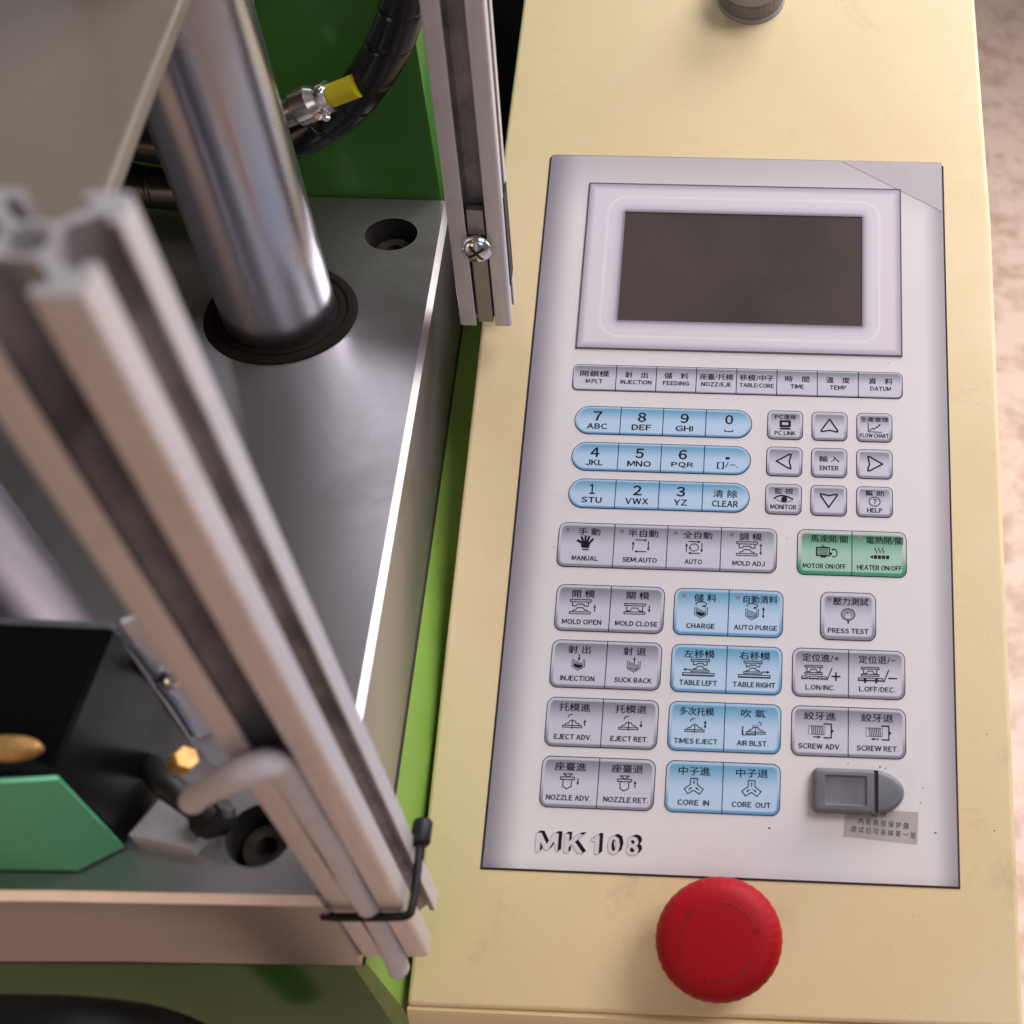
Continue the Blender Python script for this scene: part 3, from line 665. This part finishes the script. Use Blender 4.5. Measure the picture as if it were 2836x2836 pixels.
# ---- rotary switch at the far end
ks = empty('selector_switch'); ks.parent = con; ks.location = mm(94.8, 429.4, -.35)
autosmooth(from_bm('switch_flange', lathe([(0, 0), (17.6, 0), (17.6, 1.6), (16.9, 2.4), (15.6, 2.6), (0, 2.6)], 72), sw_grey, ks), 30)
autosmooth(from_bm('ribbed_collar', lathe([(14.8, 2.3), (16.7, 2.6), (17.0, 10), (16.2, 11)], 144, lambda a, k: 1+.008*(1 if int(a/(2*math.pi)*72) % 2 else -1)), ring_m, ks), 30)
autosmooth(from_bm('switch_ring', lathe([(16.3, 10.6), (16.3, 17), (15, 18.5), (12, 19), (0, 19)], 72), sw_grey, ks), 30)

# ---- sticker
st = [(145.6, 28.6), (175.0, 27.2), (174.2, 15.3), (144.6, 17.6)]
stk = from_bm('paper_sticker', prism([(145.3, 28.6), (174.6, 27.9), (174.0, 15.6), (144.5, 17.4)], .02, .16), sticker_m, con)
I = Ink()
def rot_text(I, s, cx, cy, w_, h_, a):
    J = Ink().text(s, 0, 0, w_, h_); k = len(I.v); c, q = math.cos(math.radians(a)), math.sin(math.radians(a))
    I.v += [(cx+x*c-y*q, cy+x*q+y*c) for x, y in J.v]; I.f += [tuple(i+k for i in f) for f in J.f]
rot_text(I, '提 示', 158.6, 26.6, 6.6, 2.6, -3.5); rot_text(I, '内 有 两 层 保 护 膜', 160.6, 22.9, 20.2, 2.5, -3.5); rot_text(I, '调 试 后 可 去 掉 第 一 层', 160.4, 19.6, 26, 2.5, -4)
I.mesh('sticker_text', .19, ink, stk)
# a few grains of dirt on the sheet
dirt = bmesh.new()
for x, y, s in ((175.6, 31.6, .5), (176.6, 37.5, .3), (146.2, 46.2, .35), (181.4, 20.2, .45), (159.2, 45.2, .5), (161.5, 44.7, .35), (114.6, 19.4, .6), (17.6, 134, .35), (203, 60, .4), (205, 22, .35), (172, -12, .3)):
    zz = .02 if x < 190 and y > 0 else -.33
    vs = [dirt.verts.new(((x+s*random.uniform(.6, 1.3)*math.cos(a))*MM, (y+s*random.uniform(.4, 1)*math.sin(a))*MM, zz*MM)) for a in [i*math.pi/3 for i in range(6)]]
    tp = dirt.verts.new((x*MM, y*MM, (zz+.2)*MM))
    for i in range(6): dirt.faces.new((vs[i], vs[(i+1) % 6], tp))
tag(from_bm('dirt_specks', dirt, gapm, con), kind='stuff')

# ================================================================= MACHINE BODY (green)
mb = empty('machine_base'); mb.location = mm(-200, 100, -300)
tag(mb, 'green painted machine body under the steel platen, with its green column standing behind', 'machine body')
def at(o, parent):  # child built in world millimetres under an offset empty
    o.parent = parent; o.matrix_parent_inverse = Matrix.Translation(-parent.location); return o
at(autosmooth(from_bm('base_cabinet', box_bm(-460, -36.4, -45.5, 300, -700, 38.2, 1.2, 2), green)), mb)
sp = bmesh.new(); rows = []  # side wall of the green body, flared outward to catch more light
for y, xt, xe, ze in ((-45.9, -32.2, -29.3, -26), (0, -31.3, -26.9, -7.8), (50, -31.7, -24.3, 12), (70, -32.0, -23.4, 17), (90, -32.2, -22.5, 19.5), (120, -32.6, -21.0, 22), (150, -33.0, -19.5, 23.5), (220, -34.0, -16, 26), (297, -35.2, -12, 28)):
    rows.append([sp.verts.new((x*MM, y*MM, z*MM)) for x, z in ((-37, 38.2), (xt, 38.2), (xe, ze), (xe, -300), (-37, -300))])
for A, B in zip(rows, rows[1:]):
    for i in range(5): sp.faces.new((A[i], A[(i+1) % 5], B[(i+1) % 5], B[i]))
sp.faces.new(rows[0]); sp.faces.new(rows[-1][::-1])
at(autosmooth(from_bm('lit_side_wall', sp, green_lit), 32), mb)
at(from_bm('joint_gasket', prism([(-455, -39.5), (-110, -46.6), (-31.0, -48.5), (-29.7, 14), (-34.1, 296.5), (-455, 296)], 38.0, 40.5), gapm), mb)
at(autosmooth(from_bm('rear_column', box_bm(-460, -39, 298.5, 520, -700, 218, 2, 2), green)), mb)
at(from_bm('column_bracket', box_bm(-128, -103.5, 285, 298.2, 196, 300, 1.5), alu), mb)
rear = from_bm('dark_void_block', box_bm(-37, -4.5, 302, 1300, -700, 92, 2), pbr('matte_black_void', (.004, .004, .004), .9, spec=.1))  # added black block, its colour stands in for the dark void
tag(rear, 'added black block standing in for the dark void between green column and cream console', 'gap filler')

# ================================================================= STEEL PLATEN
def slab(name, pts_top, z0, z1, ch):
    b = bmesh.new()
    n = len(pts_top)
    def inset(d):
        P = [Vector(p) for p in pts_top]; o = []
        for i in range(n):
            a = (P[i]-P[i-1]).normalized(); c = (P[(i+1) % n]-P[i]).normalized()
            na, nc = Vector((-a.y, a.x)), Vector((-c.y, c.x)); m = (na+nc).normalized(); o.append(P[i]+m*d/max(m.dot(na), .3))
        return o
    bot = [b.verts.new((p[0]*MM, p[1]*MM, z0*MM)) for p in pts_top]
    mid = [b.verts.new((p[0]*MM, p[1]*MM, (z1-ch)*MM)) for p in pts_top]
    top = [b.verts.new((p.x*MM, p.y*MM, z1*MM)) for p in inset(ch)]
    for i in range(n):
        j = (i+1) % n
        b.faces.new((bot[i], bot[j], mid[j], mid[i])).material_index = 1
        b.faces.new((mid[i], mid[j], top[j], top[i])).material_index = 2
    b.faces.new(top); b.faces.new(bot[::-1]).material_index = 1
    return b
plat = empty('steel_platen', mm(-200, 120, 40.6))
tag(plat, 'thick ground steel platen with bolt holes between the chromed rod and the console', 'platen')
pb = slab('plate', [(-460, -40.0), (-110, -46.5), (-31.4, -49.0), (-30.2, 14), (-34.6, 297.5), (-460, 296)], 40.6, 103, 2.4)
plate = from_bm('plate', pb); plate.data.materials.append(steel); plate.data.materials.append(steel_side); plate.data.materials.append(chamf)
def cyl(x, y, r, z0, z1, n=56):
    b = lathe([(0, z0), (r, z0), (r, z1), (0, z1)], n)
    for v in b.verts: v.co.x += x*MM; v.co.y += y*MM
    return b
H1, H2 = (-58.8, 267.8, 12.2), (-54.4, -27.6, 10.0)
for hx_, hy_, r_ in (H1, H2):
    boolcut(plate, cyl(hx_, hy_, r_, 78, 120))
plate.data.materials.clear()
for m_ in (steel, steel_side, chamf, hole_shade): plate.data.materials.append(m_)
for p in plate.data.polygons:
    for hx_, hy_, r_ in (H1, H2):
        if (p.center.x/MM-hx_)**2+(p.center.y/MM-hy_)**2 < (r_+.05)**2 and p.center.z/MM < 102.99: p.material_index = 3
at(plate, plat)
for hx_, hy_, r_ in (H1, H2):
    s = at(from_bm('socket_screw', lathe([(0, 85), (r_*.30, 85), (r_*.34, 93.5), (r_*.72, 93.5), (r_*.78, 92.4), (r_*.78, 78)], 6*8), bolt_m), plat)
    for v in s.data.vertices: v.co.x += hx_*MM; v.co.y += hy_*MM
    autosmooth(s)
    s2 = at(from_bm('hole_rim', lathe([(r_, 101.5), (r_, 103.02), (r_+.55, 103.06), (r_+.55, 102.9)], 56), chamf), plat)
    for v in s2.data.vertices: v.co.x += hx_*MM; v.co.y += hy_*MM

# ================================================================= GUIDE RODS
def rod(x, y, r, z1, label, ringoff, seal=True):
    e = empty('guide_rod', mm(x, y, 103)); tag(e, label, 'guide rod', 'chromed guide rods of the clamping unit')
    o = autosmooth(from_bm('shaft', lathe([(0, -20), (r, -20), (r, z1-103), (0, z1-103)], 128), chrome if seal else dull, e), 40)
    R_ = r*1.36
    if not seal: return e
    autosmooth(from_bm('bushing_seal', lathe([(r-2, .3), (r+.25, .3), (r+1.2, 1.1), (r+3.0, 1.1), (r+3.4, .5), (r+4.2, .5), (r+4.6, 1.3), (R_-1.2, 1.3), (R_-.4, .9), (R_, 0.05)], 96), seal_m, e, True, mm(*ringoff, 0)), 30)
    return e
rod(-98.4, 211.6, 24.0, 640, 'thick chromed guide rod rising from a black seal ring behind the front post', (.9, -1.2))
rod(-143.5, 33.5, 24.0, 640, 'out of focus chromed guide rod at the left edge behind the black cover', (.9, -1.2), False)

# ================================================================= ALUMINIUM POSTS
S = 22.7
def profile_outline():
    h = S/2; o = 4.2; lip = 2.0; cw = 6.2; d = 7.2; r = 1.4; P = []
    side = [(o, h), (o, h-lip), (cw, h-lip), (cw, h-lip-1.0), (o*.72, h-d), ]  # half slot, right side of the top slot
    pts = []
    for k in range(4):
        a = -math.pi/2*k; c, q = math.cos(a), math.sin(a)
        loc = [(-o*.72, h-d), (-cw, h-lip-1.2), (-cw, h-lip), (-o-.25, h-lip), (-o, h-.3), (-o-.3, h)][::-1]
        loc2 = [(o*.72, h-d), (cw, h-lip-1.2), (cw, h-lip), (o+.25, h-lip), (o, h-.3), (o+.3, h)]
        corner = [(h-r+r*math.sin(t), h-r+r*math.cos(t)) for t in [i*math.pi/2/4 for i in range(5)]]
        for x, y in loc+loc2+corner: pts.append((x*c-y*q, x*q+y*c))
    return pts
def make_post(name, base, top, yaw, label, mat=alu):
    base, top = Vector(base), Vector(top); ax = (top-base); Lh = ax.length
    e = empty(name, base*MM); z = ax.normalized(); x = Vector((math.cos(yaw), math.sin(yaw), 0)); x = (x-z*x.dot(z)).normalized(); y = z.cross(x)
    e.rotation_euler = Matrix((x, y, z)).transposed().to_euler()
    tag(e, label, 'post', 'aluminium T-slot posts')
    b = bmesh.new(); pts = profile_outline(); rh = 3.3; nh = 24
    hole = [(rh*math.cos(2*math.pi*i/nh), rh*math.sin(2*math.pi*i/nh)) for i in range(nh)]
    def lay(zz): return [b.verts.new((px*MM, py*MM, zz*MM)) for px, py in pts], [b.verts.new((px*MM, py*MM, zz*MM)) for px, py in hole]
    o0, h0 = lay(0); o1, h1 = lay(Lh)
    for A, B in ((o0, o1), (h0, h1)):
        n = len(A)
        for i in range(n): b.faces.new((A[i], A[(i+1) % n], B[(i+1) % n], B[i]))
    for O, H in ((o0, h0), (o1, h1)):
        eds = []
        for ring in (O, H):
            for i in range(len(ring)):
                ed = b.edges.get((ring[i], ring[(i+1) % len(ring)])); eds.append(ed)
        bmesh.ops.triangle_fill(b, use_beauty=True, edges=eds)
    o = from_bm('profile', b, mat, e); autosmooth(o, 28); o.data.materials.append(slot_shade_m)
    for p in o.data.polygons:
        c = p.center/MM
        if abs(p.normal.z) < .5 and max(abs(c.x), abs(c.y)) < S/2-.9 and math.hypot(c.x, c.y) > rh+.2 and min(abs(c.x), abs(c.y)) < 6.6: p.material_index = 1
    return e, Lh
rpost, _ = make_post('extruded_post', (-8.6, 218.5, 100.9), (-8.6+7.5, 218.5+29, 600), math.radians(1), 'aluminium slotted post beside the far end of the console with a pan head screw')
fpost, fL = make_post('extruded_post', (-19.8, -36.0, 44.5), (-23.2, -36.0, 336.4), math.radians(-1.1), 'near blurred aluminium slotted post at the left with a grey cable in its slot')
# screw and slot nut on the far post (front slot faces the camera)
nutz = 50
from_bm('slot_nut', box_bm(-3.4, 3.4, -10.6, -6.5, nutz-3, nutz+8.5, .5), steel_side, rpost)
scr = lathe([(2.6, -3), (2.6, 4.0), (6.0, 4.0), (6.3, 4.8), (5.9, 6.2), (4.6, 7.4), (2.6, 8.1), (0, 8.3)], 48)
for v in scr.verts: v.co = Vector((v.co.x, -(S/2-2)*MM-v.co.z, nutz*MM-.0075+v.co.y))
so = from_bm('pan_head_screw', scr, zinc, rpost); autosmooth(so, 40)
for a in (35, 125):
    b = box_bm(-4.0, 4.0, -.55, .55, 8.0, 8.55); bmesh.ops.subdivide_edges(b, edges=b.edges[:], cuts=5, use_grid_fill=True)
    for v in b.verts:
        v.co = Matrix.Rotation(math.radians(a), 3, 'Z') @ v.co
        v.co.z -= (v.co.x**2+v.co.y**2)/MM*.045*1.0
        v.co = Vector((v.co.x, -(S/2-2)*MM-v.co.z, nutz*MM-.0075+v.co.y))
    from_bm('cross_recess', b, gapm, so)
from_bm('side_tape', box_bm(S/2+.02, S/2+.5, -6, 6.5, 18, 62, .2), rubber, rpost)
from_bm('end_clip', box_bm(-3.3, 3.3, -10.2, -5.5, 1.0, nutz-12, .6), steel_side, rpost)

# cable tie round the near post
zt = 91.5; fx, fy = -20.4, -36.0
tp = []
cor = [(-13.2, 10), (-13.2, -12.3), (12.6, -12.6), (15.5, 36)]
path = [Vector((fx-13.4, fy+6, zt+1)), Vector((fx-13.2, fy-11.0, zt+.2)), Vector((fx-11.6, fy-12.9, zt)), Vector((fx-4, fy-13.1, zt-.6)), Vector((fx+8, fy-13.1, zt-.8)), Vector((fx+12.0, fy-12.8, zt-.4)), Vector((fx+13.2, fy-11.2, zt)), Vector((fx+13.6, fy-4, zt+.6)), Vector((fx+13.5, fy+4, zt+1.2)), Vector((fx+13.4, fy+10, zt+1.8))]
tie = empty('cable_tie', mm(fx, fy, zt)); tag(tie, 'black cable tie looped round the foot of the near blurred post', 'cable tie')
at(from_bm('strap', tube(catmull(path, 6), 1.35, 12), rubber, None, True), tie)
hd = at(from_bm('head', lathe([(0, -4), (2.6, -4), (3.2, -3.2), (3.2, 3.4), (2.6, 4.2), (0, 4.2)], 20), rubber, None, True), tie)
for v in hd.data.vertices: v.co = Vector((v.co.x, v.co.z, v.co.y))+mm(fx+13.4, fy+12.5, zt+2.0)

# pale cable running into the front slot of the near post
def slotp(z, out=0.0, dx=0.0):
    k = (z-44.5)/(336.4-44.5); return Vector((-19.8-3.4*k+dx, -36-S/2-.3-out, z))
cp = [Vector((-56, -38, 153)), Vector((-49.5, -41, 165)), Vector((-43, -45.5, 177)), Vector((-34.5, -50, 191)), Vector((-27.5, -52, 199.5)), Vector((-22.4, -50.6, 201)), slotp(192, -.4), slotp(180, -1.2), slotp(165, -1.5), slotp(135, -1.5, .3), slotp(110, -1.3, -.3), slotp(85, -1.6, .3), slotp(62, -1.2), slotp(48, .2), slotp(37, 1.6)]
gc = from_bm('grey_cable', tube(catmull(cp, 10), 3.7, 20, lambda i, n: 1.04 if i < 45 else 1.0), cable_m, None, True)
tag(gc, 'pale grey cable arching from the black cover into the slot of the near post', 'cable')

# ================================================================= BLACK COVER WITH TEAL FRONT
mc = empty('mould_block', mm(-100, -10, 103)); tag(mc, 'black glossy cover with teal green front plate and bright steel rim, low at the left', 'machine cover')
foot = [(-190, -36.0), (-127, -36.8), (-104.2, -37.4), (-93.6, -30.6), (-81.2, 2.7), (-190, 8)]
topz = [168, 168, 168.6, 155, 174, 174]
b = bmesh.new(); B = [b.verts.new((x*MM, y*MM, 103.4*MM)) for x, y in foot]; Tt = [b.verts.new((x*MM, y*MM, z*MM)) for (x, y), z in zip(foot, topz)]
for i in range(6): b.faces.new((B[i], B[(i+1) % 6], Tt[(i+1) % 6], Tt[i]))
b.faces.new(Tt); b.faces.new(B[::-1]); bmesh.ops.bevel(b, geom=b.edges[:], offset=.7*MM, segments=2, affect='EDGES')
at(from_bm('cover_shell', b, black), mc)
def wallstrip(P, z0, zs, off, th, mat, name):
    """plate standing just proud of a run of wall"""
    b = bmesh.new(); n = len(P); V = []
    for i, (x, y) in enumerate(P):
        a = Vector(P[max(i-1, 0)]); c = Vector(P[min(i+1, n-1)]); d = (c-a).normalized(); nn = Vector((d.y, -d.x))
        for o in (off, off+th): V.append([b.verts.new(((x+nn.x*o)*MM, (y+nn.y*o)*MM, z0*MM)), b.verts.new(((x+nn.x*o)*MM, (y+nn.y*o)*MM, zs[i]*MM))])
    for i in range(n-1):
        a0, a1, c0, c1 = V[2*i], V[2*i+1], V[2*i+2], V[2*i+3]
        b.faces.new((a1[0], c1[0], c1[1], a1[1])); b.faces.new((a0[0], a0[1], c0[1], c0[0])); b.faces.new((a0[1], a1[1], c1[1], c0[1])); b.faces.new((a0[0], c0[0], c1[0], a1[0]))
    for i in (0, n-1): a0, a1 = V[2*i], V[2*i+1]; b.faces.new((a0[0], a1[0], a1[1], a0[1]))
    return at(from_bm(name, b, mat), mc)
wallstrip(foot[0:4], 104.5, [165, 165, 165.4, 152.6], .15, 1.2, teal, 'front_plate')
# steel rim along the back edge of the top and down the back right corner
rim = [Vector((-190, 8, 174.3)), Vector((-130, 5.2, 174.3)), Vector((-81.6, 2.9, 174.3)), Vector((-79.9, 3.4, 160)), Vector((-78.6, 2.4, 148)), Vector((-80.2, 3.4, 141)), Vector((-79.2, 3.0, 128)), Vector((-80, 3.2, 110))]
at(from_bm('steel_rim', tube(rim, 1.0, 8), chamf), mc)
at(from_bm('hinge_flange', prism([(-79.6, 3.6), (-74.2, 6.6), (-75.2, 8.4), (-80.4, 5.6)], 106, 174, .3), alu), mc)
s = lathe([(2, -3), (2, 2), (3.6, 2), (3.6, 3.4), (2.6, 5), (0, 5.6)], 24)
for v in s.verts: v.co = Matrix.Rotation(math.radians(70), 3, Vector((0.3, 1, 0)).normalized()) @ v.co + mm(-76.5, 3.0, 147)
at(autosmooth(from_bm('flange_screw', s, zinc)), mc)
# hex nut and fittings at the foot of the cover
def placed(b, M3, p):
    for v in b.verts: v.co = M3 @ v.co + mm(*p)
    return b
RX = Matrix.Rotation(math.radians(90), 3, 'X'); RY = Matrix.Rotation(math.radians(90), 3, 'Y')
fit = empty('pipe_fitting', mm(-60, -27, 120)); tag(fit, 'brass and black pipe fitting where the pale cable leaves the black cover', 'pipe fitting')
at(autosmooth(from_bm('brass_nut', placed(lathe([(0, -3), (3.3, -3), (3.8, -2.4), (3.8, 2.4), (3.3, 3), (0, 3)], 6), Matrix.Rotation(math.radians(40), 3, 'Y'), (-67.5, -20.5, 140)), brass), 20), fit)
at(autosmooth(from_bm('elbow', tube(catmull([(-86, -12, 118), (-78, -20, 124), (-71, -24, 120), (-66.5, -26.0, 115)], 8), 4.0, 18), rubber), 40), fit)
at(autosmooth(from_bm('knurled_knob', placed(lathe([(0, -5), (5.0, -5), (5.7, -4), (5.7, 4), (5.0, 5), (0, 5)], 36, lambda a, k: 1+.04*math.cos(12*a)), Matrix.Rotation(math.radians(25), 3, 'X'), (-66.0, -26.0, 112)), rubber), 50), fit)
at(from_bm('fitting_foot', prism([(-90.5, -30), (-71, -34.5), (-66, -25), (-82, -14)], 103.3, 110, .6), alu), fit)
bn = from_bm('brass_plug', lathe([(0, -3.0), (9.5, -3.0), (10, -2), (10, 2), (9, 3.4), (4, 3.8), (0, 3.8)], 32), brass, None, True)
for v in bn.data.vertices: v.co = Matrix.Diagonal((.9, .32, .5)) @ v.co + mm(-99.5, -31.0, 169.5)
at(bn, mc)

# ================================================================= BEIGE UPPER PLATE
bp_ = prism([(-300, 60), (-74, 62), (-73.5, 75.2), (-77.1, 117.8), (-81.3, 178), (-88, 300), (-300, 300)], 256, 262, 1.6, 3)
pl = autosmooth(from_bm('upper_plate', bp_, beige), 40); tag(pl, 'plain beige metal plate across the upper left corner above the chromed rod', 'metal plate')

# ================================================================= HOSES BEHIND
def spiral_hose(name, pts, r, label, cat='hose', pitch=17.0):
    P = catmull(pts, 10); e = empty(name, P[0]*MM); tag(e, label, cat)
    at(from_bm('hose_core', tube(P, r*.86, 20), hose_m, None, True), e)
    # flat band wound round the core: shallow gaps between its turns
    D = [P[0]]
    for a, c in zip(P, P[1:]):
        n = max(1, int((c-a).length/.7))
        for k in range(1, n+1): D.append(a.lerp(c, k/n))
    s = [0]
    for a, c in zip(D, D[1:]): s.append(s[-1]+(c-a).length)
    b = bmesh.new(); prev = None; ref = None
    for i, p in enumerate(D):
        t = (D[min(i+3, len(D)-1)]-D[max(i-3, 0)]).normalized()
        u = t.cross(Vector((.1, .3, .95))).normalized() if ref is None else (ref-t*ref.dot(t)).normalized(); ref = u; v = t.cross(u)
        row = []
        for k in range(28):
            th = 2*math.pi*k/28; ph = ((s[i]/pitch)-th/(2*math.pi)) % 1.0
            g = .90 if ph < .055 else (1.0-.035*(1-ph))
            row.append(b.verts.new((p+(u*math.cos(th)+v*math.sin(th))*r*g)*MM))
        if prev:
            for k in range(28): b.faces.new((prev[k], prev[(k+1) % 28], row[(k+1) % 28], row[k]))
        prev = row
    at(from_bm('spiral_band', b, hose_m, None, True), e)
spiral_hose('wrapped_hose', [(-30, 270, 250), (-32.4, 270, 225), (-40.3, 270, 203.8), (-52.9, 270, 184), (-68.5, 271, 167), (-86.0, 271, 155), (-102, 272, 148), (-134, 273, 145), (-158, 273, 145), (-190, 273, 152)], 9.0, 'thick black spiral wrapped hose looping behind the chromed rod in front of the green column')
spiral_hose('wrapped_hose', [(-118, 268, 122), (-140, 268, 124), (-160, 270, 123), (-178, 272, 126), (-215, 275, 140)], 9.5, 'short length of black hose low behind the rod, above the platen edge')
hc = [Vector((-110, 262, 158)), Vector((-61, 262, 181))]
dirv = (Vector((-60.5, 262, 182.5))-Vector((-98, 262, 166))).normalized()
cn = empty('cable_connector', mm(-85, 262, 172)); tag(cn, 'shiny metal circular connector with a yellow sleeve beside the black hose', 'connector')
def along(prof, start, mat, name, n=40):
    b = lathe(prof, n); M3 = dirv.to_track_quat('Z', 'Y').to_matrix()
    for v in b.verts: v.co = M3 @ v.co + start*MM
    return at(autosmooth(from_bm(name, b, mat), 30), cn)
s0 = Vector((-98.5, 262, 165.2))
along([(0, -8), (5.9, -8), (5.9, 13.4), (4.6, 13.6), (4.6, 14.6)], s0, nickel, 'connector_barrel')
along([(4.6, 14.6), (7.1, 14.7), (7.4, 15.1), (7.4, 22.6), (7.1, 23.0), (5.6, 25.6), (5.0, 25.6)], s0, nickel, 'coupling_nut')
along([(5.0, 25.6), (5.0, 27.6), (6.4, 27.8), (6.4, 31.2), (4.6, 31.4)], s0, nickel, 'strain_clamp')
for q in (Vector((0, -3, 5.5)), Vector((0, -4.0, -5.2))):
    sb = lathe([(0, 0), (1.7, 0), (1.7, 3), (1.1, 4), (0, 4)], 16)
    for v in sb.verts: v.co = RX @ v.co + (s0+dirv*29+q)*MM
    at(autosmooth(from_bm('clamp_screw', sb, zinc)), cn)
along([(0, 30), (4.6, 30), (4.7, 43.5), (0, 43.5)], s0, yellow, 'yellow_sleeve')

# ================================================================= low black object in front of the machine
lb = from_bm('black_hose', tube(catmull([(-460, -75, 76), (-300, -75, 76), (-160, -75, 76), (-124, -75, 74), (-105, -75, 70), (-91, -75, 60), (-82, -76, 44), (-77, -77, 15), (-75, -78, -60)], 8), 9.5, 24), rubber, None, True)
tag(lb, 'black rubber hose crossing low in front of the green machine body', 'hose')
